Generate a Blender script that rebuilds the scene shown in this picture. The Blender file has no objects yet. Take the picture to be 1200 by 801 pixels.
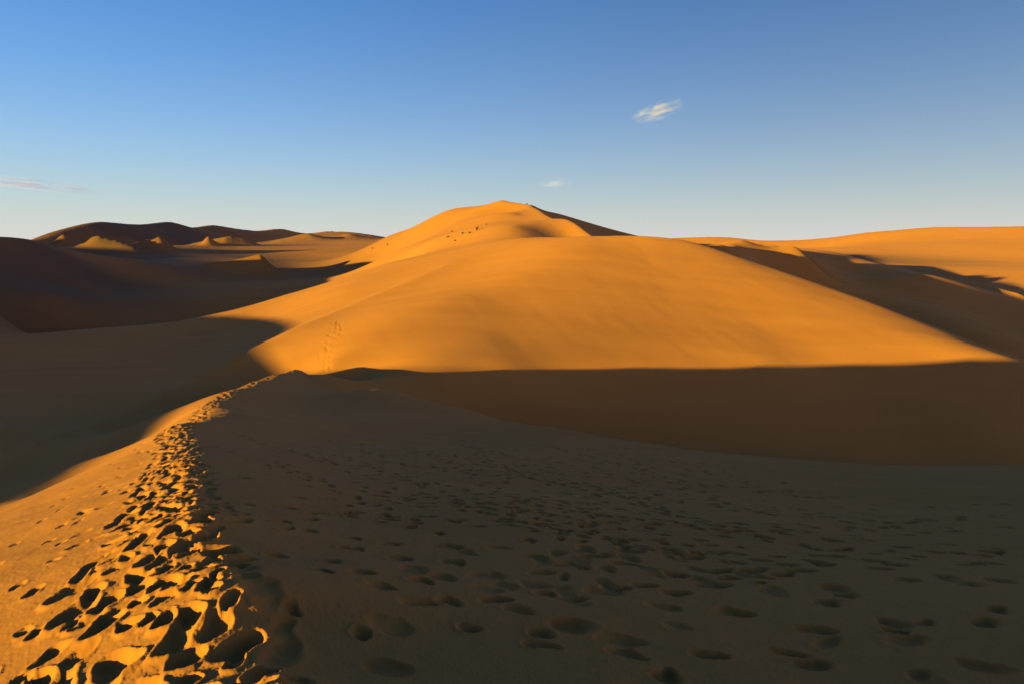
import bpy, math, random
import numpy as np

# ------------------------------------------------------------------ camera, sky, sun, exposure
SC = bpy.context.scene
COL = SC.collection
EYE = 26.0                                   # eye height above the valley floors, metres
SUN_AZ, SUN_EL = math.radians(51.0), math.radians(4.0)   # the low sun stands behind the left shoulder

cam_data = bpy.data.cameras.new('camera')
cam_data.lens = 24.0
cam_data.sensor_width = 36.0
cam_data.clip_start = 0.1
cam_data.clip_end = 20000.0
camera = bpy.data.objects.new('camera', cam_data)
camera.location = (0, 0, EYE)
camera.rotation_euler = (math.radians(90 - 7.5), 0, 0)
COL.objects.link(camera)
SC.camera = camera

world = bpy.data.worlds.new('World')
SC.world = world
world.use_nodes = True
wn = world.node_tree.nodes
wn.clear()
w_out = wn.new('ShaderNodeOutputWorld')
w_bg = wn.new('ShaderNodeBackground')
w_sky = wn.new('ShaderNodeTexSky')
w_sky.sky_type = 'NISHITA'
w_sky.sun_disc = False
w_sky.sun_elevation = SUN_EL
w_sky.sun_rotation = math.pi - SUN_AZ
w_sky.altitude = 1200.0
w_sky.air_density = 1.4
w_sky.dust_density = 4.0
w_sky.ozone_density = 6.0
w_bg.inputs['Strength'].default_value = 0.15
# pale dusty band all round the horizon, thinning with height above it
wl = world.node_tree.links
w_co = wn.new('ShaderNodeTexCoord')
w_xyz = wn.new('ShaderNodeSeparateXYZ')
wl.new(w_co.outputs['Generated'], w_xyz.inputs[0])
w_up = wn.new('ShaderNodeMath'); w_up.operation = 'MAXIMUM'; w_up.inputs[1].default_value = 0.0
wl.new(w_xyz.outputs['Z'], w_up.inputs[0])
w_sc = wn.new('ShaderNodeMath'); w_sc.operation = 'MULTIPLY'; w_sc.inputs[1].default_value = -1 / 0.14
wl.new(w_up.outputs[0], w_sc.inputs[0])
w_ex = wn.new('ShaderNodeMath'); w_ex.operation = 'EXPONENT'
wl.new(w_sc.outputs[0], w_ex.inputs[0])
w_du = wn.new('ShaderNodeVectorMath'); w_du.operation = 'SCALE'
w_du.inputs[0].default_value = (2.1, 2.08, 2.05)
wl.new(w_ex.outputs[0], w_du.inputs['Scale'])
w_add = wn.new('ShaderNodeVectorMath'); w_add.operation = 'ADD'
wl.new(w_sky.outputs[0], w_add.inputs[0])
wl.new(w_du.outputs[0], w_add.inputs[1])
wl.new(w_add.outputs[0], w_bg.inputs['Color'])
world.node_tree.links.new(w_bg.outputs[0], w_out.inputs['Surface'])

sun_data = bpy.data.lights.new('sun', 'SUN')
sun_data.energy = 4.3
sun_data.angle = math.radians(0.53)
sun_data.color = (1.0, 0.98, 0.10)
sun = bpy.data.objects.new('sun', sun_data)
sun.location = (-400, -320, 300)
# light travels towards (sin az, cos az, -tan el)
sun.rotation_euler = (math.radians(90) - SUN_EL, 0, -SUN_AZ)
COL.objects.link(sun)

SC.view_settings.view_transform = 'Standard'
SC.view_settings.look = 'None'
SC.view_settings.gamma = 1.0
SC.view_settings.use_curve_mapping = False
SC.view_settings.exposure = 1.13
SC.cycles.use_denoising = True
SC.cycles.max_bounces = 6
SC.cycles.diffuse_bounces = 0
SC.cycles.volume_bounces = 3

# ------------------------------------------------------------------ terrain survey (x right, y forward, z from eye level; metres)
SURVEY = {
    'foreground': [
        (-0.20, -8.00, 0.00), (-0.55, -3.00, -0.95), (-0.85, 0.00, -1.60), (-1.28, 3.50, -2.37), (-2.19, 5.20, -2.77), (-4.04, 8.50, -3.35), 
        (-7.15, 14.50, -4.54), (-12.29, 25.00, -6.34), (-16.96, 38.00, -8.35), (-18.41, 44.50, -9.09), (-19.44, 51.00, -9.69), (-19.96, 57.20, -10.28), 
        (-20.06, 63.3, -10.92), (-16.83, 60.3, -10.87), (-9.36, 49.00, -10.07), (-2.81, 44.00, -10.36), (2.44, 38.00, -9.94), (6.65, 34.50, -9.80), 
        (10.31, 32.00, -9.62), (13.77, 30.50, -9.51), (17.43, 30.00, -9.56), (24.02, 31.00, -9.92), (34.10, 33.00, -10.56), (-13.03, 34.00, -7.96), 
        (-10.57, 27.50, -7.16), (-8.49, 22.00, -6.31), (-5.05, 13.00, -4.42), (-3.64, 9.30, -3.66), (-2.72, 6.90, -3.19), (-2.02, 5.05, -2.83), 
        (-1.56, 3.85, -2.61), (-11.22, 44.00, -9.73), (-8.59, 33.50, -8.72), (-6.94, 27.00, -7.74), (-4.01, 15.50, -5.27), (-2.71, 10.40, -4.10), 
        (-1.92, 7.30, -3.38), (-1.40, 5.25, -2.94), (-1.08, 4.00, -2.71), (-2.24, 35.00, -9.34), (-1.55, 24.00, -7.20), (-1.07, 16.50, -5.61), 
        (-0.74, 11.30, -4.45), (-0.51, 7.80, -3.61), (-0.36, 5.45, -3.05), (-0.28, 4.10, -2.78), (3.48, 27.00, -8.10), (2.33, 18.00, -6.12), 
        (1.56, 12.00, -4.73), (1.06, 8.10, -3.75), (0.75, 5.60, -3.14), (0.57, 4.20, -2.84), (6.64, 20.50, -6.97), (4.24, 13.00, -5.12), (2.83, 8.60, -3.98), 
        (1.93, 5.80, -3.25), (1.45, 4.30, -2.91), (10.89, 21.00, -7.28), (7.30, 14.00, -5.52), (4.73, 9.00, -4.16), (3.19, 6.00, -3.36), (2.38, 4.40, -2.98), 
        (17.11, 22.00, -7.63), (11.73, 15.00, -5.91), (7.49, 9.50, -4.39), (5.03, 6.30, -3.53), (3.68, 4.55, -3.08), (23.84, 23.00, -7.97), 
        (16.16, 15.50, -6.11), (10.31, 9.80, -4.53), (6.92, 6.50, -3.64), (5.08, 4.70, -3.18), (0.00, 0.00, -1.80), (2.50, 0.00, -2.35), 
        (0.50, -3.00, -1.35), (4.00, -4.00, -2.30), (6.00, 2.00, -3.40), (3.00, -9.00, -1.20), (10.00, -10.00, -4.00), (20.00, -20.00, -8.00), 
        (0.00, 1.50, -2.10), (-3.19, -8.21, -0.99), (-8.18, -8.56, -2.64), (-20.15, -9.40, -6.60), (-2.05, -3.12, -1.44), (-4.54, -3.32, -2.27), 
        (-10.52, -3.81, -4.25), (-1.65, -0.09, -1.86), (-2.84, -0.22, -2.26), (-5.82, -0.55, -3.25), (-12.78, -1.33, -5.56), (-2.05, 3.30, -2.63), 
        (-3.21, 3.00, -3.03), (-5.63, 2.38, -3.85), (-10.96, 1.01, -5.67), (-3.06, 4.72, -3.10), (-4.37, 3.99, -3.59), (-6.56, 2.78, -4.42), 
        (-5.10, 7.94, -3.74), (-6.69, 7.09, -4.34), (-10.22, 5.21, -5.66), (-8.49, 13.83, -5.04), (-10.73, 12.71, -5.86), (-15.20, 10.47, -7.51), 
        (-14.14, 24.23, -7.18), (-17.83, 22.69, -8.86), (-18.87, 37.40, -9.39), (-21.73, 36.50, -10.95), (-21.62, 50.73, -10.83), (-24.90, 50.33, -12.55), 
        (-22.56, 63.3, -12.22), (-26.06, 63.2, -14.04), (-11.19, 25.46, -6.67), (-9.06, 26.35, -7.29), (-15.81, 38.36, -8.67), (-13.62, 39.05, -9.30), 
        (-17.23, 44.72, -9.33), (-14.97, 45.15, -9.79), (-18.24, 51.15, -9.93), (-15.96, 51.42, -10.39), (-18.76, 57.26, -10.52), (-16.46, 57.38, -10.98), 
        (-9.51, 49.80, -10.80), (-9.91, 51.90, -11.89), (-10.31, 54.00, -12.83), (-3.04, 47.60, -12.23), (-3.31, 51.80, -14.41), (-3.58, 56.00, -16.29), 
        (2.74, 42.80, -12.44), (3.10, 48.40, -15.35), (3.46, 54.00, -17.84), (7.81, 40.50, -12.92), (9.16, 47.50, -16.56), (10.51, 54.50, -19.68), 
        (12.43, 38.60, -13.05), (14.91, 46.30, -17.05), (17.39, 54.00, -20.49), (16.75, 37.10, -12.94), (20.23, 44.80, -16.95), (23.71, 52.50, -20.38), 
        (21.27, 36.60, -12.99), (25.74, 44.30, -16.99), (30.22, 52.00, -20.42), (29.14, 37.60, -13.35), (35.10, 45.30, -17.35), (41.07, 53.00, -20.78), 
        (40.91, 39.60, -13.99), (48.87, 47.30, -17.99), (56.83, 55.00, -21.42), (-21.44, 67.5, -12.82), (-17.51, 64.0, -12.90), ],
    'main': [
        (-29.46, 38.00, -12.31), (-32.69, 51.00, -13.27), (-33.08, 65.0, -13.19), (-32.38, 73.0, -12.55), (-29.76, 76.0, -11.02), (-27.19, 80.0, -9.67), 
        (-23.43, 89.0, -7.83), (-16.37, 101.0, -4.85), (-9.74, 112.0, -1.77), (-3.12, 126.0, 1.57), (0.00, 152.0, 5.42), (2.89, 196.0, 10.33), 
        (-23.53, 71.5, -11.65), (-18.08, 68.0, -11.08), (-12.49, 61.5, -11.44, 0.001), (-6.40, 63.0, -11.64, 0.001), (0.00, 65.2, -11.88, 0.001), 
        (8.73, 68.8, -12.18, 0.001), (18.36, 72.5, -12.09, 0.001), (28.66, 75.5, -12.01, 0.001), (39.46, 78.0, -12.21, 0.001), (49.65, 78.5, -12.39, 0.001), 
        (58.23, 78.0, -12.41, 0.001), (15.92, 62.0, -16.95, 0.004), (24.27, 63.0, -17.23, 0.004), (32.87, 64.0, -17.50, 0.004), (45.19, 64.0, -17.50, 0.004), 
        (8.18, 64.0, -14.98, 0.004), (0.00, 63.0, -13.52, 0.004), (36.19, 71.0, -15.23, 0.004), (21.66, 68.0, -14.59, 0.004), (49.76, 71.0, -15.23, 0.004), 
        (-13.52, 71.5, -9.37, 0.004), (-15.23, 81.0, -7.03, 0.004), (-7.24, 71.8, -9.41, 0.004), (-8.48, 84.8, -5.76, 0.004), (0.00, 73.2, -9.59, 0.004), 
        (0.00, 83.5, -6.72, 0.004), (0.00, 96.0, -2.94, 0.004), (6.75, 109.0, 0.69, 0.004), (6.42, 130.0, 3.21, 0.004), (9.52, 75.5, -9.89, 0.004), 
        (10.68, 85.3, -6.87, 0.004), (12.55, 101.0, -1.84, 0.004), (20.39, 81.0, -9.58, 0.004), (23.59, 94.5, -5.24, 0.004), (31.72, 84.0, -9.94, 0.004), 
        (35.45, 94.5, -6.42, 0.004), (42.79, 85.0, -10.06, 0.004), (50.23, 83.0, -10.87, 0.004), (13.23, 119.0, 2.65), (20.76, 120.0, 2.75), 
        (27.95, 119.0, 2.21), (33.32, 117.0, 0.89), (41.75, 112.0, -2.32), (51.48, 103.0, -6.49), (58.47, 93.0, -10.30), (62.7, 84.0, -12.93), 
        (67.7, 76.0, -15.32), (44.37, 123.9, -5.61), (55.42, 130.8, -10.81), (51.95, 118.4, -8.32), (62.2, 124.7, -13.12), (60.8, 108.8, -11.99), 
        (70.2, 114.7, -16.39), (66.5, 98.0, -15.05), (74.6, 103.1, -18.85), (69.9, 88.5, -17.18), (77.1, 93.0, -20.58), (74.9, 80.5, -19.57), 
        (82.1, 85.0, -22.97), (-84.6, 112.0, -12.97), (-71.1, 113.0, -12.80), (-62.7, 116.0, -12.40), (-53.11, 121.0, -10.96), (-42.86, 127.0, -8.15), 
        (-31.89, 128.0, -4.87), (-27.45, 138.0, -3.20), (-20.74, 152.0, -1.09), (-47.59, 75.0, -13.67), (-51.91, 68.0, -13.71), (-44.49, 88.0, -13.21), 
        (-41.43, 110.0, -10.93), (-27.46, 110.0, -6.10), (-60.1, 88.0, -13.77), (-18.92, 117.0, -3.29), (-36.92, 48.00, -12.49), (-21.47, 27.50, -10.46), 
        (-21.94, 34.00, -10.65), (-24.23, 42.00, -10.93), (-20.33, 29.00, -10.44), (-2.85, 232.0, 16.99), (5.55, 226.0, 15.19), (11.09, 180.0, 8.39), 
        (17.28, 152.0, 3.39), (19.94, 140.0, 0.89), (14.64, 238.0, 13.26), (24.64, 250.0, 11.05), (45.36, 272.0, 6.72), (68.7, 292.0, 1.86), 
        (-47.30, 264.0, 5.88), (-38.20, 258.0, 8.58), (-31.04, 252.0, 11.44), (-22.69, 246.0, 14.60), (-17.99, 244.0, 15.36), (-11.79, 240.0, 15.69), 
        (5.05, 164.0, 7.05), (-20.42, 165.0, 1.66), (-13.70, 185.0, 5.70), (-32.37, 180.0, -1.07), (-10.24, 208.0, 10.20), (-12.31, 142.0, 0.90), 
        (0.00, 196.0, 10.80), (11.49, 155.0, 3.83), (16.00, 275.0, 5.00), (-16.00, 285.0, 5.00), (-50.00, 300.0, 3.00), (25.00, 150.0, 1.50), 
        (38.00, 142.0, -1.00), (32.00, 132.0, 0.50), (44.00, 165.0, -3.50), (46.00, 190.0, -2.00), (75.0, 270.0, -4.00), (66.0, 160.0, -10.00), 
        (32.00, 178.0, 0.00), ],
    'left': [
        (-91.6, 134.0, -19.47), (-78.1, 135.0, -19.30), (-69.7, 138.0, -18.90), (-60.1, 143.0, -17.46), (-49.86, 149.0, -14.65), (-38.89, 150.0, -11.37), 
        (-34.45, 160.0, -9.70), (-150.0, -200.0, 5.00), (-142.0, -140.0, 3.20), (-135.0, -76.0, 0.70), (-133.0, -61.0, -0.50), (-132.0, -48.00, 0.10), 
        (-132.0, -38.00, 0.10), (-131.0, -29.00, -1.00), (-131.0, -21.00, -2.50), (-131.0, -16.00, -2.90), (-131.0, -8.00, -1.70), (-130.0, 4.00, -0.80), 
        (-130.0, 15.00, -1.10), (-130.0, 28.00, -1.80), (-130.0, 48.00, -3.30), (-129.0, 110.0, -0.80), (-126.1, 170.0, 3.37), (-126.7, 183.0, 2.96), 
        (-124.9, 192.0, 0.75), (-120.3, 200.0, -0.94), (-113.0, 206.0, -2.24), (-106.9, 143.0, -6.15), (-93.3, 124.0, -11.54), (-107.7, 160.0, -6.88), 
        (-93.4, 138.0, -11.97), (-105.4, 180.0, -7.75), (-88.4, 150.0, -13.02), (-97.2, 195.0, -8.39), (-78.5, 165.0, -12.25), (-74.8, 200.0, -8.61), 
        (-65.6, 175.0, -10.80), (-56.17, 205.0, -7.80), (-45.91, 205.0, -6.28), (-115.0, -20.00, -7.00), (-95.0, -20.00, -14.00), (-60.0, -20.00, -15.00), 
        (-40.00, 0.00, -13.50), (-118.0, -76.0, -5.00), (-95.0, -76.0, -13.00), (-60.0, -76.0, -13.00), (-30.00, -50.00, -9.00), (-20.00, -20.00, -8.50), 
        (-112.0, 50.00, -10.00), (-85.0, 50.00, -16.00), (-60.0, 40.00, -15.00), (-170.0, 0.00, -14.00), (-175.0, -80.0, -12.00), (-170.0, 80.0, -14.00), 
        (-180.0, 170.0, -12.00), (-200.0, -200.0, -10.00), (-110.0, -200.0, -8.00), (-60.0, -150.0, -9.00), ],
    'far_left': [
        (-345.0, 20.00, 16.00), (-335.0, 80.0, 17.50), (-330.0, 130.0, 17.20), (-322.0, 220.0, 17.00), (-325.0, 310.0, 15.00), (-345.0, 400.0, 8.00), 
        (-290.0, 200.0, 0.00), (-280.0, 260.0, 0.00), (-370.0, 260.0, 2.00), (-290.0, 330.0, 0.00), (-325.4, 470.0, 8.17), (-330.4, 505.0, 15.56), 
        (-331.2, 560.0, 24.75), (-335.2, 680.0, 28.40), (-340.9, 790.0, 31.07), (-319.8, 960.0, 31.92), (-290.3, 1120.0, 33.14), (-286.6, 460.0, -8.63), 
        (-364.2, 480.0, -1.83), (-281.9, 492.5, -5.44), (-378.9, 517.5, 3.06), (-273.0, 545.0, -0.45), (-389.4, 575.0, 9.75), (-277.0, 665.0, 3.20), 
        (-393.4, 695.0, 13.40), (-282.7, 775.0, 5.87), (-399.1, 805.0, 16.07), (-261.6, 945.0, 6.72), (-378.0, 975.0, 16.92), (-232.1, 1105.0, 7.94), 
        (-348.5, 1135.0, 18.14), (-158.1, 640.0, 17.38), (-134.4, 640.0, 15.82), (-114.7, 640.0, 13.47), (-124.6, 560.0, 10.42), (-185.4, 600.0, 13.36), ],
    'plain': [
        (-204.3, 330.0, 2.10), (-188.2, 380.0, 2.42), (-150.7, 270.0, -1.60), (-176.8, 420.0, 3.70), (-160.4, 480.0, 5.99), (-125.9, 290.0, -1.72), 
        (-96.8, 260.0, -3.14), (-99.2, 320.0, -1.11), (-69.5, 280.0, -3.38), (-61.1, 290.0, -1.72), (-114.4, 420.0, 3.70), (-75.3, 380.0, 3.35), 
        (-50.69, 240.0, -4.38), (-195.0, 300.0, 2.28), (233.8, 900.0, 13.44), (258.6, 930.0, 18.44), (302.1, 940.0, 18.06), (331.4, 940.0, 12.89), 
        (-259.8, 150.0, -14.00), (-606.2, 350.0, 5.00), (-400.0, 0.00, -14.00), (-1000.0, 0.00, -5.00), (-346.4, -200.0, -12.00), (-125.0, -216.5, -10.00), 
        (-400.0, -692.8, -5.00), (0.00, -100.0, -2.00), (0.00, -300.0, -8.00), (0.00, -900.0, -5.00), (30.00, -51.96, -9.00), (150.0, -259.8, -12.00), 
        (51.96, -30.00, -13.00), (216.5, -125.0, -14.00), (779.4, -450.0, -5.00), (60.0, 0.00, -17.00), (200.0, 0.00, -18.00), (600.0, 0.00, -6.00), 
        (108.8, 50.71, -19.00), (216.5, 125.0, -14.00), (606.2, 350.0, -5.00), (1500.0, 0.00, 0.00), (-964.2, 1149.1, 5.00), (-900.0, 1558.8, 0.00), 
        (-156.3, 886.3, 5.00), (0.00, 700.0, 2.00), (121.6, 689.4, 0.00), (0.00, 1600.0, 5.00), (388.2, 1448.9, 5.00), (715.4, 1144.9, 0.00), 
        (831.1, 1063.8, 0.00), (591.8, 1213.4, 0.00), (1343.5, 1343.5, 0.00), (803.0, 1722.0, 0.00), (-0.00, -4500.0, -25.00), (-1539.1, -4228.6, -25.00), 
        (-2892.5, -3447.2, -25.00), (-3897.1, -2250.0, -25.00), (-4431.6, -781.4, -25.00), (-4431.6, 781.4, -25.00), (-3897.1, 2250.0, -25.00), 
        (-2892.5, 3447.2, -25.00), (-1539.1, 4228.6, -25.00), (0.00, 4500.0, -25.00), (1539.1, 4228.6, -25.00), (2892.5, 3447.2, -25.00), 
        (3897.1, 2250.0, -25.00), (4431.6, 781.4, -25.00), (4431.6, -781.4, -25.00), (3897.1, -2250.0, -25.00), (2892.5, -3447.2, -25.00), 
        (1539.1, -4228.6, -25.00), ],
    'right': [
        (40.43, 135.0, 1.44), (50.75, 152.0, 2.55), (69.8, 185.0, 1.63), (104.1, 240.0, 0.64), (47.15, 141.0, 0.72), (51.94, 147.0, -0.51), 
        (62.8, 158.0, -1.91), (76.1, 170.0, -3.73), (91.1, 183.0, -5.83), (64.6, 157.0, -0.35), (72.9, 168.0, -1.00), (93.1, 200.0, -1.92), 
        (124.1, 250.0, -3.33), (134.4, 240.0, -7.05), (184.9, 310.0, -6.42), (170.1, 258.0, -7.90), (54.06, 145.0, -3.01), (52.26, 140.0, -4.29), 
        (64.5, 148.0, -6.00), (75.9, 152.0, -7.86), (82.8, 162.0, -7.78), (94.7, 169.0, -6.64), (107.2, 174.0, -6.19), (110.1, 160.0, -11.88), 
        (104.2, 138.0, -16.68), (103.0, 116.0, -21.14), (144.7, 219.0, -9.42), (143.7, 202.0, -11.21), (143.3, 191.0, -13.46), (186.0, 249.0, -9.17), 
        (194.2, 284.0, -6.94), (160.9, 198.0, -13.46), (83.3, 148.0, -10.06), (86.5, 138.0, -11.97), (84.5, 122.0, -14.74), (95.4, 159.0, -9.81), 
        (312.2, 720.0, 1.04), (365.9, 740.0, 14.22), (428.7, 755.0, 23.26), (468.8, 760.0, 25.73), (521.7, 755.0, 24.64), (551.4, 745.0, 26.13), 
        (621.5, 720.0, 27.44), (776.8, 700.0, 26.68), (207.1, 440.0, 1.18), (228.7, 410.0, -0.92), (245.0, 395.0, -2.34), (290.2, 390.0, -2.31), 
        (343.3, 555.0, 6.93), (404.6, 545.0, 6.80), (329.9, 380.0, -2.25), ],
}
# crest lines that break sharply: (line, height of the crease / range, width / range)
FEATURES = [
    ([(-0.20, -8.00, 0.00), (-0.55, -3.00, -0.95), (-0.85, 0.00, -1.60), (-1.28, 3.50, -2.37), (-2.19, 5.20, -2.77), (-4.04, 8.50, -3.35), (-7.15, 14.50, -4.54), (-12.29, 25.00, -6.34), (-16.96, 38.00, -8.35), (-18.41, 44.50, -9.09), (-19.44, 51.00, -9.69), (-19.96, 57.20, -10.28), (-20.06, 63.3, -10.92), (-16.83, 60.3, -10.87)], 0.055, 0.22),
    ([(-345.0, 20.00, 16.00), (-335.0, 80.0, 17.50), (-330.0, 130.0, 17.20), (-322.0, 220.0, 17.00), (-325.0, 310.0, 15.00), (-345.0, 400.0, 8.00)], 0.015, 0.08),
    ([(-20.06, 63.3, -10.92), (-16.83, 60.3, -10.87), (-9.36, 49.00, -10.07), (-2.81, 44.00, -10.36), (2.44, 38.00, -9.94), (6.65, 34.50, -9.80), (10.31, 32.00, -9.62), (13.77, 30.50, -9.51), (17.43, 30.00, -9.56), (24.02, 31.00, -9.92), (34.10, 33.00, -10.56)], 0.03, 0.15),
    ([(13.23, 119.0, 2.65), (20.76, 120.0, 2.75), (27.95, 119.0, 2.21), (33.32, 117.0, 0.89), (41.75, 112.0, -2.32), (51.48, 103.0, -6.49), (58.47, 93.0, -10.30), (62.7, 84.0, -12.93), (67.7, 76.0, -15.32)], 0.03, 0.12),
    ([(-2.85, 232.0, 16.99), (5.55, 226.0, 15.19), (11.09, 180.0, 8.39), (17.28, 152.0, 3.39), (19.94, 140.0, 0.89)], 0.04, 0.07),
    ([(-2.85, 232.0, 16.99), (5.55, 226.0, 15.19), (14.64, 238.0, 13.26), (24.64, 250.0, 11.05), (45.36, 272.0, 6.72), (68.7, 292.0, 1.86)], 0.012, 0.06),
    ([(-150.0, -200.0, 5.00), (-142.0, -140.0, 3.20), (-135.0, -76.0, 0.70), (-133.0, -61.0, -0.50), (-132.0, -48.00, 0.10), (-132.0, -38.00, 0.10), (-131.0, -29.00, -1.00), (-131.0, -21.00, -2.50), (-131.0, -16.00, -2.90), (-131.0, -8.00, -1.70), (-130.0, 4.00, -0.80), (-130.0, 15.00, -1.10), (-130.0, 28.00, -1.80), (-130.0, 48.00, -3.30), (-129.0, 110.0, -0.80), (-126.1, 170.0, 3.37), (-126.7, 183.0, 2.96), (-124.9, 192.0, 0.75), (-120.3, 200.0, -0.94), (-113.0, 206.0, -2.24)], 0.03, 0.12),
    ([(-325.4, 470.0, 8.17), (-330.4, 505.0, 15.56), (-331.2, 560.0, 24.75), (-335.2, 680.0, 28.40), (-340.9, 790.0, 31.07), (-319.8, 960.0, 31.92), (-290.3, 1120.0, 33.14)], 0.012, 0.06),
    ([(-29.46, 38.00, -12.31), (-32.69, 51.00, -13.27), (-33.08, 65.0, -13.19), (-32.38, 73.0, -12.55), (-29.76, 76.0, -11.02), (-27.19, 80.0, -9.67), (-23.43, 89.0, -7.83), (-16.37, 101.0, -4.85), (-9.74, 112.0, -1.77)], 0.018, 0.07),
]
# paths that people walked on the shaded slope (x, y)
PATHS = [
    [(1.6, 12.0), (3.7, 10.9), (4.5, 10.5), (6.4, 10.5), (8.0, 10.2)],
    [(4.2, 14.0), (5.9, 12.9), (8.3, 12.8), (11.0, 14.1)],
    [(9.9, 15.8), (13.5, 17.3)],
    [(0.4, 8.0), (1.0, 7.9), (2.3, 7.7), (3.0, 8.1), (3.6, 8.1)],
    [(2.9, 6.5), (3.9, 6.9), (5.0, 7.3), (5.8, 7.3)],
    [(-8.5, 22.1), (-4.2, 18.2), (-0.7, 13.7), (1.3, 10.2), (1.8, 8.3)],
    [(-6.0, 17.1), (-2.1, 10.8), (-0.4, 7.3), (0.0, 6.3)],
    [(-6.4, 27.7), (-2.4, 23.8), (0.9, 17.3), (3.1, 15.1), (4.9, 14.6)],
    [(-6.0, 21.2), (-2.5, 16.3), (0.0, 11.5), (0.7, 8.6), (1.2, 6.5)],
    [(-2.3, 29.5), (0.2, 17.0), (1.9, 16.0), (3.3, 12.7)],
    [(1.6, 30.4), (3.4, 22.2), (4.8, 19.4), (5.0, 15.3), (4.2, 13.0)],
    [(3.5, 27.1), (6.4, 21.6), (8.4, 20.2)],
    [(-2.0, 7.8), (-0.9, 8.3), (0.2, 8.0), (0.9, 6.8)],
    [(-3.7, 9.3), (-2.2, 8.3), (-0.8, 6.4)],
    [(-10.6, 25.7), (-6.7, 20.1), (-3.3, 16.1), (-1.2, 14.9), (0.7, 13.4), (2.6, 12.4)],
    [(-6.3, 16.2), (-3.5, 13.6), (-1.6, 12.1), (0.3, 11.7), (1.6, 12.6)],
    [(-7.8, 27.7), (-3.8, 21.2), (-1.0, 19.7), (1.1, 20.7)],
    [(-4.8, 28.7), (-0.9, 16.6), (0.7, 12.8), (1.4, 8.8), (2.2, 8.5)],
    [(-0.7, 13.7), (1.2, 11.9), (2.4, 10.1), (3.0, 9.3)],
    [(0.5, 8.6), (1.4, 12.0), (3.0, 16.6), (5.1, 24.8)],
    [(3.0, 9.3), (3.0, 11.5), (3.4, 15.3), (3.4, 18.6)],
    [(-2.2, 6.6), (-1.3, 5.9), (-0.6, 5.9), (0.2, 6.0)],
    [(1.0, 8.7), (1.5, 7.8), (2.0, 7.0)],
    [(-3.1, 8.0), (-3.3, 9.8), (-2.9, 11.3), (-2.0, 13.1)],
    [(4.9, 13.3), (6.5, 13.8), (7.4, 12.3), (8.6, 11.9)],
    [(4.2, 8.9), (5.4, 8.9), (7.5, 9.5)],
    [(-1.9, 13.7), (-0.0, 11.4), (1.5, 11.2), (2.3, 9.2), (2.9, 7.8), (3.3, 7.2)],
    [(-4.4, 14.6), (-3.3, 14.3), (-1.6, 12.1), (-0.1, 11.8), (1.5, 11.6), (2.8, 11.4)],
    [(-4.2, 10.1), (-3.3, 10.1), (-2.0, 10.6), (-0.5, 10.5), (0.8, 10.6), (2.2, 10.4)],
    [(0.1, 12.6), (1.4, 12.6), (2.5, 12.6), (3.6, 12.0), (4.3, 11.3), (5.3, 11.1)],
    [(-1.0, 17.7), (0.9, 16.4), (2.0, 14.9), (3.0, 13.8), (5.0, 14.2), (6.7, 14.0)],
    [(-5.0, 31.6), (-2.2, 30.9), (0.6, 30.0), (4.8, 30.4), (8.2, 32.1), (22.5, 61.1)],
    [(-4.2, 11.5), (-2.8, 12.0), (-1.1, 12.0), (0.1, 10.3), (1.4, 9.5), (2.5, 8.6)],
    [(-5.1, 18.5), (-3.7, 19.1), (-1.3, 18.2), (0.3, 18.4), (2.9, 18.5), (5.0, 19.0)],
    [(-1.9, 12.6), (-0.6, 12.6), (1.1, 12.6), (2.3, 11.4), (3.0, 10.3), (4.2, 9.7)],
    [(-1.9, 28.9), (0.4, 22.4), (2.4, 20.9), (4.9, 18.8), (7.2, 18.1), (8.2, 16.1)],
    [(-4.1, 20.2), (-2.2, 18.9), (0.4, 16.7), (2.3, 15.8), (3.9, 15.9), (4.9, 14.4)],
    [(-0.7, 20.2), (1.6, 16.4), (2.9, 13.4), (3.6, 11.3), (4.2, 10.0), (4.8, 8.7)],
    [(-3.1, 10.7), (-1.9, 10.9), (-0.6, 10.4), (0.6, 9.6), (1.7, 8.7), (2.7, 8.3)],
    [(-1.8, 13.7), (-0.3, 10.9), (1.0, 9.4), (2.0, 7.9), (2.6, 7.2), (2.9, 6.3)],
    [(-0.0, 18.1), (1.9, 15.3), (2.7, 12.7), (3.6, 11.1), (4.3, 9.8), (5.0, 8.7)],
    [(-3.0, 31.6), (0.3, 29.8), (2.8, 28.1), (6.6, 30.1), (10.2, 31.3), (24.7, 60.8)],
    [(1.0, 10.5), (4.6, 11.7), (6.8, 11.6), (9.7, 12.4)],
    [(1.6, 8.6), (3.3, 8.3), (5.8, 9.8), (7.7, 9.7)],
    [(1.7, 11.2), (4.2, 10.8), (7.2, 12.2), (11.1, 14.2)],
    [(0.6, 7.9), (3.5, 8.8), (5.3, 9.0), (6.9, 8.8)],
    [(1.0, 6.8), (3.0, 7.5), (4.8, 8.1), (6.9, 8.7)],
    [(-1.4, 5.7), (-0.3, 5.1), (0.7, 4.9), (1.7, 4.8), (2.5, 4.6)],
    [(0.0, 6.3), (1.3, 6.2), (2.3, 5.9), (3.7, 5.6), (4.5, 5.6)],
    [(1.9, 5.0), (2.9, 5.5), (5.0, 6.3)],
    [(-1.9, 5.6), (-1.2, 5.0), (-0.7, 4.3)],
    [(-0.9, 7.2), (0.3, 6.3), (1.8, 6.6), (3.5, 7.4)],
    [(-2.5, 8.7), (-1.3, 7.6), (-0.4, 6.9), (0.8, 7.1)],
    [(-2.6, 7.4), (-1.8, 6.8), (-0.8, 6.1), (0.0, 5.3), (0.7, 4.4)],
    [(-2.5, 10.6), (-1.1, 10.3), (0.5, 9.6), (1.9, 8.9), (3.2, 8.7)],
    [(-2.6, 14.5), (-0.6, 11.4), (0.5, 8.6), (0.8, 6.4)],
]
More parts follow.
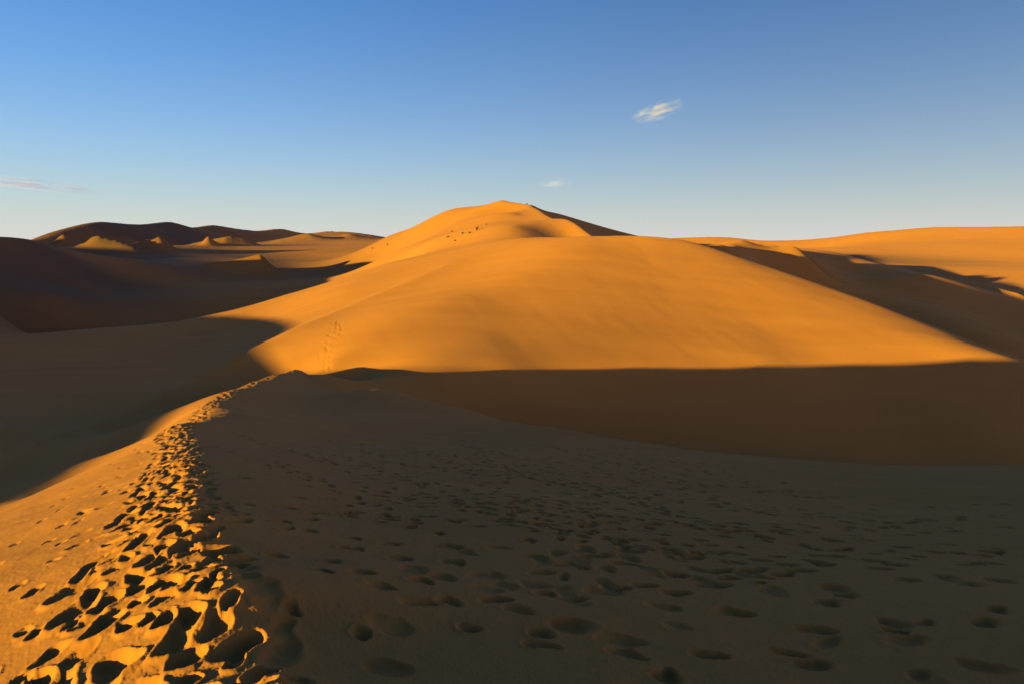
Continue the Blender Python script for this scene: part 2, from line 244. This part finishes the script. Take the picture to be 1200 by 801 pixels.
HUMMOCKS = [   # small sharp dunes: crest points with heights, width
    ([(-96.7, 226.0, 3), (-89.1, 228.0, 5), (-84.4, 230.0, 7)], 4.6),
    ([(-224.3, 330.0, 2.5), (-215.9, 326.0, 4.5), (-210.2, 324.0, 7.5)], 4.2),
    ([(-179.3, 288.0, 2.5), (-173.2, 288.0, 6.6), (-171.2, 287.0, 6), (-164.9, 286.0, 4.8), (-154.6, 282.0, 2.5)], 3.9),
    ([(-161.9, 300.0, 3.5), (-152.6, 300.0, 6)], 4.4),
    ([(-157.1, 350.0, 2), (-154.1, 350.0, 5)], 4),
    ([(-163.9, 362.0, 2), (-152.1, 366.0, 5), (-145.3, 372.0, 4.5)], 5.5),
    ([(131.5, 200.0, 1.2), (135.7, 192.0, 1.8), (133.7, 180.0, 1.8)], 4),
    ([(-142.4, 560.0, 2), (-132.0, 560.0, 4)], 14),
    ([(-174.1, 520.0, 4), (-157.8, 530.0, 6)], 16),
]
CLIMB = [(-18.9, 67.2), (-19.2, 70.0), (-19.7, 73.1), (-20.5, 78.3), (-20.9, 82.5)]
SHRUBS = [   # x, y, height
    (-14.8, 159.5, 0.55, 'small dark shrub scattered low on the sunlit left slope of the summit dune', 'small dark shrubs on the summit slope'),
    (-16.1, 185.8, 0.50, 'small dark shrub scattered low on the sunlit left slope of the summit dune', 'small dark shrubs on the summit slope'),
    (-12.4, 149.7, 0.45, 'small dark shrub scattered low on the sunlit left slope of the summit dune', 'small dark shrubs on the summit slope'),
    (-11.2, 156.1, 0.55, 'small dark shrub scattered low on the sunlit left slope of the summit dune', 'small dark shrubs on the summit slope'),
    (-9.4, 152.9, 0.55, 'small dark shrub scattered low on the sunlit left slope of the summit dune', 'small dark shrubs on the summit slope'),
    (-6.0, 161.2, 0.40, 'small dark shrub scattered low on the sunlit left slope of the summit dune', 'small dark shrubs on the summit slope'),
    (-7.9, 154.5, 0.85, 'largest dark shrub of the scattered group on the summit dune slope', 'small dark shrubs on the summit slope'),
    (4.9, 225.9, 0.60, 'tiny dark shrub on the crest at the summit of the central dune', None),
    (-51.5, 253.7, 0.60, 'tiny dark shrub on the pale sand flat beyond the summit dune foot', 'shrubs on the far sand'),
    (-44.9, 248.4, 0.60, 'tiny dark shrub on the pale sand flat beyond the summit dune foot', 'shrubs on the far sand'),
]
CLOUDS = [   # centre, half sizes, tilt, density
    ((616, 3000, 616), (128, 70, 45), -0.300, 0.032, (2.2, 2.0, 2.6), 'small white wispy cloud alone in the blue sky above the summit dune'),
    ((-2765, 4000, 410), (440, 80, 40), 0.090, 0.05, (2.4, 2.0, 1.6), 'long thin pinkish cloud streak low above the dark skyline ridge'),
    ((306, 5000, 518), (150, 80, 50), 0.000, 0.006, (1.5, 1.5, 1.5), 'faint pale wisp of cloud just above the summit dune'),
]

def seg_dist(x,y,poly):
    """distance from points to a crest polyline"""
    best=np.full(x.shape,1e9,dtype=x.dtype)
    for a,b in zip(poly[:-1],poly[1:]):
        ex,ey=b[0]-a[0],b[1]-a[1];l2=ex*ex+ey*ey+1e-9
        t=np.clip(((x-a[0])*ex+(y-a[1])*ey)/l2,0,1)
        best=np.minimum(best,(x-a[0]-t*ex)**2+(y-a[1]-t*ey)**2)
    return np.sqrt(best)
def kinks(x,y,r):
    h=0
    for poly,amp,wid in FEATURES:
        d=seg_dist(x,y,poly);w=wid*r+.05
        h=h+amp*r*np.exp(-np.sqrt(d*d+(.10*w)**2)/w)
    return h
def lp(x,y):
    r=np.hypot(x,y)+.7
    return np.arctan2(x,y),np.log(r),r
def fit(pts):
    lam=np.array([q[3] if len(q)>3 else 1e-5 for q in pts]);p=np.array([q[:3] for q in pts],float);th,lr,r=lp(p[:,0],p[:,1])
    val=(p[:,2]-kinks(p[:,0],p[:,1],r))/r
    A=np.c_[th,lr];V=val;lams=lam
    for s in (-2*np.pi,2*np.pi):
        m=np.abs(th+s)<np.pi+1.2
        A=np.r_[A,np.c_[th[m]+s,lr[m]]];V=np.r_[V,val[m]];lams=np.r_[lams,lam[m]]
    n=len(A);d2=((A[:,None]-A[None])**2).sum(-1)
    K=.5*d2*np.log(d2+1e-12)+np.diag(lams)
    Q=np.c_[np.ones(n),A]
    M=np.block([[K,Q],[Q.T,np.zeros((3,3))]])
    w=np.linalg.solve(M,np.r_[V,0,0,0])
    return A.astype(np.float32),w.astype(np.float32)
def base_height(x,y,model,npt):
    A,w=model;x=np.asarray(x,np.float32);y=np.asarray(y,np.float32)
    shp=x.shape;x=x.ravel();y=y.ravel()
    th,lr,r=lp(x,y);out=np.empty_like(x);near=np.empty(len(x),np.int32)
    n=len(A)
    for i in range(0,len(x),20000):
        s=slice(i,i+20000)
        d2=(th[s,None]-A[None,:,0])**2;d2+=(lr[s,None]-A[None,:,1])**2
        near[s]=d2[:,:npt].argmin(1)
        k=np.log(d2+np.float32(1e-12));k*=d2
        out[s]=(k@(w[:n]*np.float32(.5)))+w[n]+w[n+1]*th[s]+w[n+2]*lr[s]
    return (out*r+kinks(x,y,r)).reshape(shp),near.reshape(shp)


# ------------------------------------------------------------------ noise
def hash2(ix, iy, seed):
    n = (ix.astype(np.int64) * 374761393 + iy.astype(np.int64) * 668265263 + seed * 974634777) & 0xffffffff
    n = ((n ^ (n >> 13)) * 1274126177) & 0xffffffff
    return ((n ^ (n >> 16)) & 0xffff).astype(np.float32) / 65535.0 * 2 - 1

def vnoise(x, y, seed):
    fx, fy = np.floor(x), np.floor(y)
    tx, ty = x - fx, y - fy
    sx = tx * tx * tx * (tx * (tx * 6 - 15) + 10)
    sy = ty * ty * ty * (ty * (ty * 6 - 15) + 10)
    a, b = hash2(fx, fy, seed), hash2(fx + 1, fy, seed)
    c, d = hash2(fx, fy + 1, seed), hash2(fx + 1, fy + 1, seed)
    return (a + (b - a) * sx) * (1 - sy) + (c + (d - c) * sx) * sy

def sstep(a, b, x):
    t = np.clip((x - a) / (b - a), 0, 1)
    return t * t * (3 - 2 * t)

# ------------------------------------------------------------------ one height field round the viewpoint, cells growing with range
def rows():
    r, out = 0.02, []
    while r < 4600:
        out.append(r)
        if r < 2: r += 0.06
        elif r < 14: r += max(0.012, 0.0042 * r)
        elif r < 100: r *= 1.0055
        elif r < 1300: r *= 1.0075
        else: r *= 1.03
    return np.array(out)

def columns():
    core = np.radians(np.arange(-43, 43.001, 0.115))
    wing, a, st = [], core[-1], math.radians(0.115)
    while True:
        st = min(st * 1.12, math.radians(3.0))
        a += st
        if a > math.pi - 0.02: break
        wing.append(a)
    wing = np.array(wing)
    return np.concatenate([-wing[::-1], core, wing])

R = rows()
TH = columns()
NR, NT = len(R), len(TH)
rr, tt = np.meshgrid(R.astype(np.float32), TH.astype(np.float32), indexing='ij')
X = rr * np.sin(tt)
Y = rr * np.cos(tt)

labels = list(SURVEY)
pts, lab = [], []
for i, k in enumerate(labels):
    for p in SURVEY[k]:
        pts.append(p)
        lab.append(i)
model = fit(pts)
Z, NEAR = base_height(X, Y, model, len(pts))
REGION = np.array(lab)[NEAR]

def crest_bump(line, w):
    """a small sharp-crested dune laid on the terrain, height tapering along its crest"""
    cx, cy = line[0][0], line[0][1]
    reach = 7 * w + math.hypot(line[-1][0] - cx, line[-1][1] - cy)
    m = (np.abs(X - cx) < reach) & (np.abs(Y - cy) < reach)
    x, y = X[m], Y[m]
    best = np.full(x.shape, -1e9)
    for a, b in zip(line[:-1], line[1:]):
        ex, ey = b[0] - a[0], b[1] - a[1]
        t = np.clip(((x - a[0]) * ex + (y - a[1]) * ey) / (ex * ex + ey * ey), 0, 1)
        d = np.hypot(x - a[0] - t * ex, y - a[1] - t * ey)
        best = np.maximum(best, (a[2] + (b[2] - a[2]) * t) * np.exp(-(d / w) * (0.55 + 0.45 * np.minimum(d / w, 2))))
    Z[m] += best

for line, w in HUMMOCKS:
    crest_bump(line, w)

# ------------------------------------------------------------------ footprints
rng = random.Random(11)
PIT = np.zeros_like(Z)          # hollows, deepest wins, so that neighbours meet in sharp rims
RIM = np.zeros_like(Z)          # sand pushed up round them

def pit(cx, cy, head, ln, wd, depth, rim, seed, soft=1.0):
    r = math.hypot(cx, cy)
    a = math.atan2(cx, cy)
    ext = max(ln, wd) * 1.9
    i0, i1 = np.searchsorted(R, (r - ext, r + ext))
    da = ext / max(r, 0.3)
    j0, j1 = np.searchsorted(TH, (a - da, a + da))
    if i1 - i0 < 1 or j1 - j0 < 1:
        return
    s = np.s_[i0:i1, j0:j1]
    x, y = X[s] - cx, Y[s] - cy
    # wobble the outline
    f = 2.4 / max(ln, wd)
    x = x + wd * 0.17 * vnoise(x * f + seed, y * f, 5)
    y = y + wd * 0.17 * vnoise(x * f, y * f + seed, 6)
    c, n = math.sin(head), math.cos(head)
    u = (x * c + y * n) / (ln * 0.5)
    v = (x * n - y * c) / (wd * 0.5)
    v = v * (1.0 + 0.22 * u)                     # narrower at the heel
    q = np.sqrt(u * u + v * v)
    bowl = np.where(q < 1, -depth * (1 - q ** (2.2 * soft)) * (1 + 0.35 * u), 0)
    PIT[s] = np.minimum(PIT[s], bowl)
    w = 0.15 * soft
    lift = rim * np.exp(-((q - 1.08) / w) ** 2) * (0.75 - 0.45 * u)
    RIM[s] = np.maximum(RIM[s], np.where(q > 0.8, lift, 0))

def along(line, d):
    """point and heading at distance d on a polyline"""
    for (ax, ay, *_), (bx, by, *_) in zip(line[:-1], line[1:]):
        l = math.hypot(bx - ax, by - ay)
        if d <= l:
            f = d / l
            return ax + (bx - ax) * f, ay + (by - ay) * f, math.atan2(bx - ax, by - ay)
        d -= l
    return None

def length(line):
    return sum(math.hypot(b[0] - a[0], b[1] - a[1]) for a, b in zip(line[:-1], line[1:]))

CREST = FEATURES[0][0]
# the trampled band on the crest
placed = []
L = length(CREST)
tries = 0
while tries < 14000:
    tries += 1
    d = rng.uniform(4, L - 2)
    x, y, h = along(CREST, d)
    rg = math.hypot(x, y)
    half = 0.45 + 0.95 * math.exp(-max(0, rg - 3) / 7.0)
    off = rng.gauss(-0.12, 0.68) * half          # positive: to the right, the shaded side
    if off > half * (0.22 if rg < 9 else 0.55) or off < -half * 1.6: continue
    px, py = x + off * math.cos(h), y - off * math.sin(h)
    size = rng.uniform(0.22, 0.44)
    if any((px - q[0]) ** 2 + (py - q[1]) ** 2 < (0.50 * (size + q[2]) * 0.80) ** 2 for q in placed[-900:]): continue
    placed.append((px, py, size))
    pit(px, py, h + rng.gauss(0.15, 0.4), size * rng.uniform(1.05, 1.5), size * rng.uniform(0.62, 0.85),
        size * rng.uniform(0.20, 0.33) * (1.0 if off < 0.12 else 0.5), (0.014 + 0.022 * rng.random()) * (1.0 if off < 0.12 else 0.3),
        rng.uniform(0, 99), rng.uniform(0.8, 1.25) * (1.0 if off < 0.12 else 1.5))

def walk(line, step, size, depth, wander, stray=0.11, keep=0.95, soft=1.3):
    d, side, ph = rng.uniform(0, step), 1, rng.uniform(0, 6)
    while True:
        p = along(line, d)
        if p is None: return
        x, y, h = p
        w = wander * math.sin(d * 0.55 + ph)
        if rng.random() < keep:
            o = side * stray + w + rng.gauss(0, 0.03)
            s = size * rng.uniform(0.8, 1.15)
            old = rng.random() < 0.75 and x > -1.5 and y < 8.5      # blown half full
            pit(x + o * math.cos(h), y - o * math.sin(h), h + rng.gauss(0, 0.15), s * (1.35 if old else 1), s * rng.uniform(0.5, 0.68) * (1.35 if old else 1),
                depth * rng.uniform(0.7, 1.2) * (0.7 if old else 1), 0.003 if old else 0.012, rng.uniform(0, 99), soft * (1.6 if old else 1))
        side = -side
        d += step * rng.uniform(0.85, 1.15)

for line in PATHS:
    walk(line, 0.60, 0.31, 0.08, 0.22, stray=0.12, soft=rng.uniform(0.95, 1.5))
# tracks down the sunlit flank beside the crest
for off0, a0, a1 in ((-1.7, 9, 40), (-2.5, 6, 34), (-3.6, 9, 30), (-1.2, 8, 26)):
    line = []
    for k in range(12):
        p = along(CREST, a0 + (a1 - a0) * k / 11)
        o = off0 * (1 + 0.25 * math.sin(k * 0.8 + off0))
        line.append((p[0] + o * math.cos(p[2]), p[1] - o * math.sin(p[2])))
    walk(line, 0.74, 0.30, 0.060, 0.15, keep=0.62, soft=1.0)
# old, half blown-in hollows on the near shaded slope
for k in range(30):
    x, y = rng.uniform(-0.6, 7.5), rng.uniform(2.6, 8.5)
    s = rng.uniform(0.28, 0.46)
    pit(x, y, rng.uniform(-1, 1.6), s, s * 0.7, rng.uniform(0.03, 0.075), 0.004, rng.uniform(0, 99), 1.5)
for k in range(240):
    x, y = rng.uniform(-9, 9), rng.uniform(9, 27)
    pit(x, y, rng.uniform(-1, 1.6), rng.uniform(0.28, 0.42), rng.uniform(0.18, 0.26), rng.uniform(0.03, 0.07), 0.01, rng.uniform(0, 99), 1.4)
# the track that climbs the main dune
for dx in (-0.35, 0.35):
    walk([(p[0] + dx, p[1]) for p in CLIMB], 0.7, 0.6, 0.10, 0.3, stray=0.25, soft=1.0)
Z += PIT + RIM
# crumbled sand where it is trodden
TROD = np.clip(-PIT / 0.05, 0, 1) + np.clip(RIM / 0.015, 0, 1)
TROD = np.clip(TROD, 0, 1) * (1 - sstep(14, 30, rr))
Z += TROD * (0.006 * vnoise(X / 0.11, Y / 0.11, 41) + 0.004 * vnoise(X / 0.05, Y / 0.05, 42))

# ------------------------------------------------------------------ wind relief
amp = sstep(30, 90, rr)
Z += 0.06 * amp * vnoise(X / 19 + 3.3, Y / 26, 21) + 0.02 * amp * vnoise(X / 7.3, Y / 9.1, 22)
Z += amp * (1 - sstep(160, 260, rr)) * (0.010 * vnoise(X / 1.5 + 0.3 * Y, Y / 4.5, 28) + 0.020 * vnoise(X / 4.1, Y / 2.9, 29))
far = sstep(230, 500, rr)
Z += far * (1.3 * vnoise(X / 85, Y / 110, 23) + 0.55 * vnoise(X / 33, Y / 41, 24))
near = 1 - sstep(25, 60, rr)
Z += near * (0.045 * vnoise(X / 2.3, Y / 1.9, 25) + 0.014 * vnoise(X / 1.1 + 0.4 * Y, Y / 0.7, 30) + 0.012 * vnoise(X / 0.55, Y / 0.5, 26) + 0.004 * vnoise(X / 0.17, Y / 0.17, 27))

Z += EYE

# ------------------------------------------------------------------ materials
def sand_material(name, base, dark, gravel_shade):
    m = bpy.data.materials.new(name)
    m.use_nodes = True
    n, l = m.node_tree.nodes, m.node_tree.links
    b = n['Principled BSDF']
    b.inputs['Roughness'].default_value = 0.95
    b.inputs['Specular IOR Level'].default_value = 0.08
    if 'Diffuse Roughness' in b.inputs: b.inputs['Diffuse Roughness'].default_value = 0.35
    tc = n.new('ShaderNodeTexCoord')
    def noise(scale, detail, stretch=None):
        t = n.new('ShaderNodeTexNoise')
        t.inputs['Scale'].default_value = scale
        t.inputs['Detail'].default_value = detail
        src = tc.outputs['Object']
        if stretch:
            mp = n.new('ShaderNodeMapping')
            mp.inputs['Scale'].default_value = stretch
            mp.inputs['Rotation'].default_value = (0, 0, math.radians(25))
            l.new(src, mp.inputs['Vector'])
            src = mp.outputs['Vector']
        l.new(src, t.inputs['Vector'])
        return t.outputs['Fac']
    def mix(fac, a, c):
        x = n.new('ShaderNodeMix')
        x.data_type = 'RGBA'
        l.new(fac, x.inputs['Factor'])
        for sock, val in ((x.inputs['A'], a), (x.inputs['B'], c)):
            if isinstance(val, tuple): sock.default_value = (*val, 1)
            else: l.new(val, sock)
        return x.outputs['Result']
    def ramp(src, lo, hi):
        r = n.new('ShaderNodeMapRange')
        r.inputs['From Min'].default_value = lo
        r.inputs['From Max'].default_value = hi
        l.new(src, r.inputs['Value'])
        return r.outputs['Result']
    c = mix(ramp(noise(0.045, 4, (1, .35, 1)), 0.35, 0.68), base, dark)
    grain = mix(ramp(noise(55, 3), 0.3, 0.75), tuple(v * 0.90 for v in base), tuple(v * 1.06 for v in base))
    mg = n.new('ShaderNodeMix'); mg.data_type = 'RGBA'; mg.inputs['Factor'].default_value = 0.4
    l.new(c, mg.inputs['A']); l.new(grain, mg.inputs['B'])
    # pale and rusty streaks that follow the wind
    st = mix(ramp(noise(0.32, 6, (.16, 1, 1)), 0.30, 0.72), tuple(v * k for v, k in zip(base, (.90, .88, .85))), tuple(v * k for v, k in zip(base, (1.06, 1.08, 1.12))))
    ms = n.new('ShaderNodeMix'); ms.data_type = 'RGBA'; ms.inputs['Factor'].default_value = 0.6
    l.new(mg.outputs['Result'], ms.inputs['A']); l.new(st, ms.inputs['B'])
    mg = ms
    att = n.new('ShaderNodeAttribute'); att.attribute_name = 'gravel_shade'
    c = mix(att.outputs['Fac'], mg.outputs['Result'], gravel_shade)
    l.new(c, b.inputs['Base Color'])
    bump = n.new('ShaderNodeBump')
    bump.inputs['Strength'].default_value = 0.15
    bump.inputs['Distance'].default_value = 0.004
    l.new(noise(38, 5), bump.inputs['Height'])
    l.new(bump.outputs['Normal'], b.inputs['Normal'])
    return m

SAND = sand_material('sand', (0.60, 0.186, 0.040), (0.53, 0.162, 0.034), (0.19, 0.078, 0.036))

# gravelly floors between the dunes; left valley and far ridge also carry painted-in shade
G = np.zeros_like(Z)
for gx, gy, ga, gb, s in ((175, 360, 70, 60, .8), (130, 260, 40, 40, .5), (-150, 250, 90, 80, 1.0), (-80, 330, 60, 70, .3), (-112, 150, 36, 70, 1.0), (-125, 60, 40, 60, .9), (-300, 600, 170, 260, 1.0), (-260, 350, 120, 120, 1.0)):
    G = np.maximum(G, s * np.exp(-((X - gx) / ga) ** 2 - ((Y - gy) / gb) ** 2))
G *= 1.05 + 0.25 * vnoise(X / 21, Y / 15, 31)
G = np.clip(G, 0, 1)

# ------------------------------------------------------------------ split the sheet into its dunes
V = np.stack([X, Y, Z], -1).reshape(-1, 3).astype(np.float32)
idx = np.arange(NR * NT).reshape(NR, NT)
q = np.stack([idx[:-1, :-1], idx[1:, :-1], idx[1:, 1:], idx[:-1, 1:]], -1).reshape(-1, 4)[:, ::-1]
# close the seam behind the viewpoint
seam = np.stack([idx[:-1, -1], idx[1:, -1], idx[1:, 0], idx[:-1, 0]], -1)[:, ::-1]
q = np.concatenate([q, seam])
face_reg = np.concatenate([REGION[:-1, :-1].ravel(), REGION[:-1, -1]])
g_flat = G.reshape(-1).astype(np.float32)

def surface(name, faces, label):
    used, inv = np.unique(faces, return_inverse=True)
    inv = inv.reshape(faces.shape)
    me = bpy.data.meshes.new(name)
    me.vertices.add(len(used))
    me.vertices.foreach_set('co', V[used].ravel())
    me.loops.add(inv.size)
    me.loops.foreach_set('vertex_index', inv.ravel().astype(np.int32))
    me.polygons.add(len(inv))
    me.polygons.foreach_set('loop_start', np.arange(0, inv.size, 4, dtype=np.int32))
    me.update(calc_edges=True)
    me.polygons.foreach_set('use_smooth', np.ones(len(inv), dtype=bool))
    at = me.attributes.new('gravel_shade', 'FLOAT', 'POINT')
    at.data.foreach_set('value', g_flat[used])
    me.materials.append(SAND)
    o = bpy.data.objects.new(name, me)
    COL.objects.link(o)
    o['kind'] = 'structure'
    o['label'] = label
    return o

NAMES = {'foreground': ('foreground_dune', 'near sand dune with a trampled crest, footprints and a shaded side'),
         'main': ('summit_dune', 'large sunlit orange sand dune rising to the central summit'),
         'left': ('valley_dune', 'dark shaded dune slope filling the valley beside the summit dune'),
         'far_left': ('far_ridge', 'long dark dune ridge on the skyline beyond the shaded valley'),
         'right': ('right_dunes', 'sunlit dunes and shaded hollow beyond the flank of the summit dune'),
         'plain': ('desert_ground', 'rolling desert sand between and beyond the dunes')}
for i, k in enumerate(labels):
    surface(NAMES[k][0], q[face_reg == i], NAMES[k][1])

# ------------------------------------------------------------------ height look-up for things that stand on the sand
def ground(x, y):
    r, a = math.hypot(x, y), math.atan2(x, y)
    i = int(np.clip(np.searchsorted(R, r) - 1, 0, NR - 2)); j = int(np.clip(np.searchsorted(TH, a) - 1, 0, NT - 2))
    f, g = (r - R[i]) / (R[i + 1] - R[i]), (a - TH[j]) / (TH[j + 1] - TH[j])
    return float((Z[i, j] * (1 - g) + Z[i, j + 1] * g) * (1 - f) + (Z[i + 1, j] * (1 - g) + Z[i + 1, j + 1] * g) * f)

# ------------------------------------------------------------------ shrubs
def plain_material(name, col, rough=0.8):
    m = bpy.data.materials.new(name)
    m.use_nodes = True
    n, l = m.node_tree.nodes, m.node_tree.links
    b = n['Principled BSDF']
    b.inputs['Roughness'].default_value = rough
    t = n.new('ShaderNodeTexNoise'); t.inputs['Scale'].default_value = 9
    x = n.new('ShaderNodeMix'); x.data_type = 'RGBA'
    x.inputs['A'].default_value = (*[v * 0.75 for v in col], 1)
    x.inputs['B'].default_value = (*[v * 1.25 for v in col], 1)
    l.new(t.outputs['Fac'], x.inputs['Factor'])
    l.new(x.outputs['Result'], b.inputs['Base Color'])
    return m

M_TWIG = plain_material('dry_wood', (0.10, 0.065, 0.04))
M_LEAF = plain_material('dusty_leaf', (0.05, 0.055, 0.028))

def mesh_obj(name, verts, faces, mat, parent=None):
    me = bpy.data.meshes.new(name)
    me.from_pydata(verts, [], faces)
    me.materials.append(mat)
    o = bpy.data.objects.new(name, me)
    COL.objects.link(o)
    o.parent = parent
    return o

def shrub(x, y, h, label, group=None, seed=0):
    g = random.Random(seed)
    root = bpy.data.objects.new('shrub', None)
    root.location = (x, y, ground(x, y) - 0.05)
    COL.objects.link(root)
    root['label'] = label
    root['category'] = 'shrub'
    if group: root['group'] = group
    sv, sf, lv, lf = [], [], [], []
    for k in range(16):
        a, sp = g.uniform(0, 6.28), g.uniform(0.15, 0.62) * h
        p0 = np.array((g.uniform(-.05, .05) * h, g.uniform(-.05, .05) * h, 0))
        p1 = np.array((math.cos(a) * sp, math.sin(a) * sp, g.uniform(.5, 1) * h))
        pm = (p0 + p1) / 2 + np.array((0, 0, .10 * h))
        prev, pr = None, .03 * h
        for p, rad in ((p0, pr), (pm, pr * .7), (p1, pr * .25)):
            base = len(sv)
            for t in range(3):
                sv.append((p[0] + rad * math.cos(t * 2.094), p[1] + rad * math.sin(t * 2.094), p[2]))
            if prev is not None:
                for t in range(3):
                    sf.append((prev + t, prev + (t + 1) % 3, base + (t + 1) % 3, base + t))
            prev = base
        for t in range(14):
            c = pm + (p1 - pm) * g.uniform(-.3, 1.05) + np.array([g.gauss(0, .07) * h for _ in range(3)])
            d1 = np.array([g.gauss(0, 1) for _ in range(3)]); d1 /= np.linalg.norm(d1)
            d2 = np.cross(d1, [g.gauss(0, 1) for _ in range(3)]); d2 /= np.linalg.norm(d2)
            d1 *= .085 * h; d2 *= .04 * h
            b = len(lv)
            lv += [tuple(c - d1), tuple(c + d2), tuple(c + d1), tuple(c - d2)]
            lf.append((b, b + 1, b + 2, b + 3))
    mesh_obj('stems', sv, sf, M_TWIG, root)
    mesh_obj('foliage', lv, lf, M_LEAF, root)
    return root

for k, (x, y, h, label, group) in enumerate(SHRUBS):
    shrub(x, y, h, label, group, 40 + k)

# ------------------------------------------------------------------ clouds
def cloud_material(name, density, seed, stretch, detail=5.0, lo=0.42, hi=0.78):
    m = bpy.data.materials.new(name)
    m.use_nodes = True
    n, l = m.node_tree.nodes, m.node_tree.links
    n.clear()
    out = n.new('ShaderNodeOutputMaterial')
    vol = n.new('ShaderNodeVolumePrincipled')
    vol.inputs['Color'].default_value = (0.86, 0.72, 1.0, 1)
    vol.inputs['Anisotropy'].default_value = -0.2
    tc = n.new('ShaderNodeTexCoord')
    mp = n.new('ShaderNodeMapping')
    mp.inputs['Scale'].default_value = stretch
    mp.inputs['Location'].default_value = (seed, seed * .7, 0)
    ns = n.new('ShaderNodeTexNoise')
    ns.inputs['Scale'].default_value = 1.0
    ns.inputs['Detail'].default_value = detail
    ns.inputs['Distortion'].default_value = 0.6
    l.new(tc.outputs['Object'], mp.inputs['Vector'])
    l.new(mp.outputs['Vector'], ns.inputs['Vector'])
    ln = n.new('ShaderNodeVectorMath'); ln.operation = 'LENGTH'
    l.new(tc.outputs['Object'], ln.inputs[0])
    fall = n.new('ShaderNodeMapRange'); fall.interpolation_type = 'SMOOTHSTEP'
    fall.inputs['From Min'].default_value = 0.98; fall.inputs['From Max'].default_value = 0.25
    l.new(ln.outputs['Value'], fall.inputs['Value'])
    wisp = n.new('ShaderNodeMapRange'); wisp.interpolation_type = 'SMOOTHSTEP'
    wisp.inputs['From Min'].default_value = lo; wisp.inputs['From Max'].default_value = hi
    l.new(ns.outputs['Fac'], wisp.inputs['Value'])
    a = n.new('ShaderNodeMath'); a.operation = 'MULTIPLY'
    l.new(fall.outputs['Result'], a.inputs[0]); l.new(wisp.outputs['Result'], a.inputs[1])
    c = n.new('ShaderNodeMath'); c.operation = 'MULTIPLY'; c.inputs[1].default_value = density
    l.new(a.outputs[0], c.inputs[0])
    l.new(c.outputs[0], vol.inputs['Density'])
    l.new(vol.outputs['Volume'], out.inputs['Volume'])
    return m

def cloud(center, half, tilt, mat, label, seed):
    g = random.Random(seed)
    vs, fs, nu, nv = [], [], 28, 14
    for i in range(nv + 1):
        p = math.pi * i / nv
        for j in range(nu):
            t = 2 * math.pi * j / nu
            k = 1 + 0.10 * math.sin(3 * t + seed) * math.sin(p) + 0.06 * math.sin(5 * t + 2 * p)
            vs.append((math.cos(p) * k, math.sin(p) * math.cos(t) * k, math.sin(p) * math.sin(t) * k))
    for i in range(nv):
        for j in range(nu):
            fs.append((i * nu + j, (i + 1) * nu + j, (i + 1) * nu + (j + 1) % nu, i * nu + (j + 1) % nu))
    o = mesh_obj('cloud', vs, fs, mat)
    o.location = center
    o.scale = half
    o.rotation_euler = (0, tilt, math.atan2(-center[0], center[1]))
    o['label'] = label
    o['category'] = 'cloud'
    return o

for k, (c, half, tilt, dens, stretch, label) in enumerate(CLOUDS):
    cloud(c, half, tilt, cloud_material('cloud_vapour', dens, 3.1 * k + 1.7, stretch), label, 5 + k)
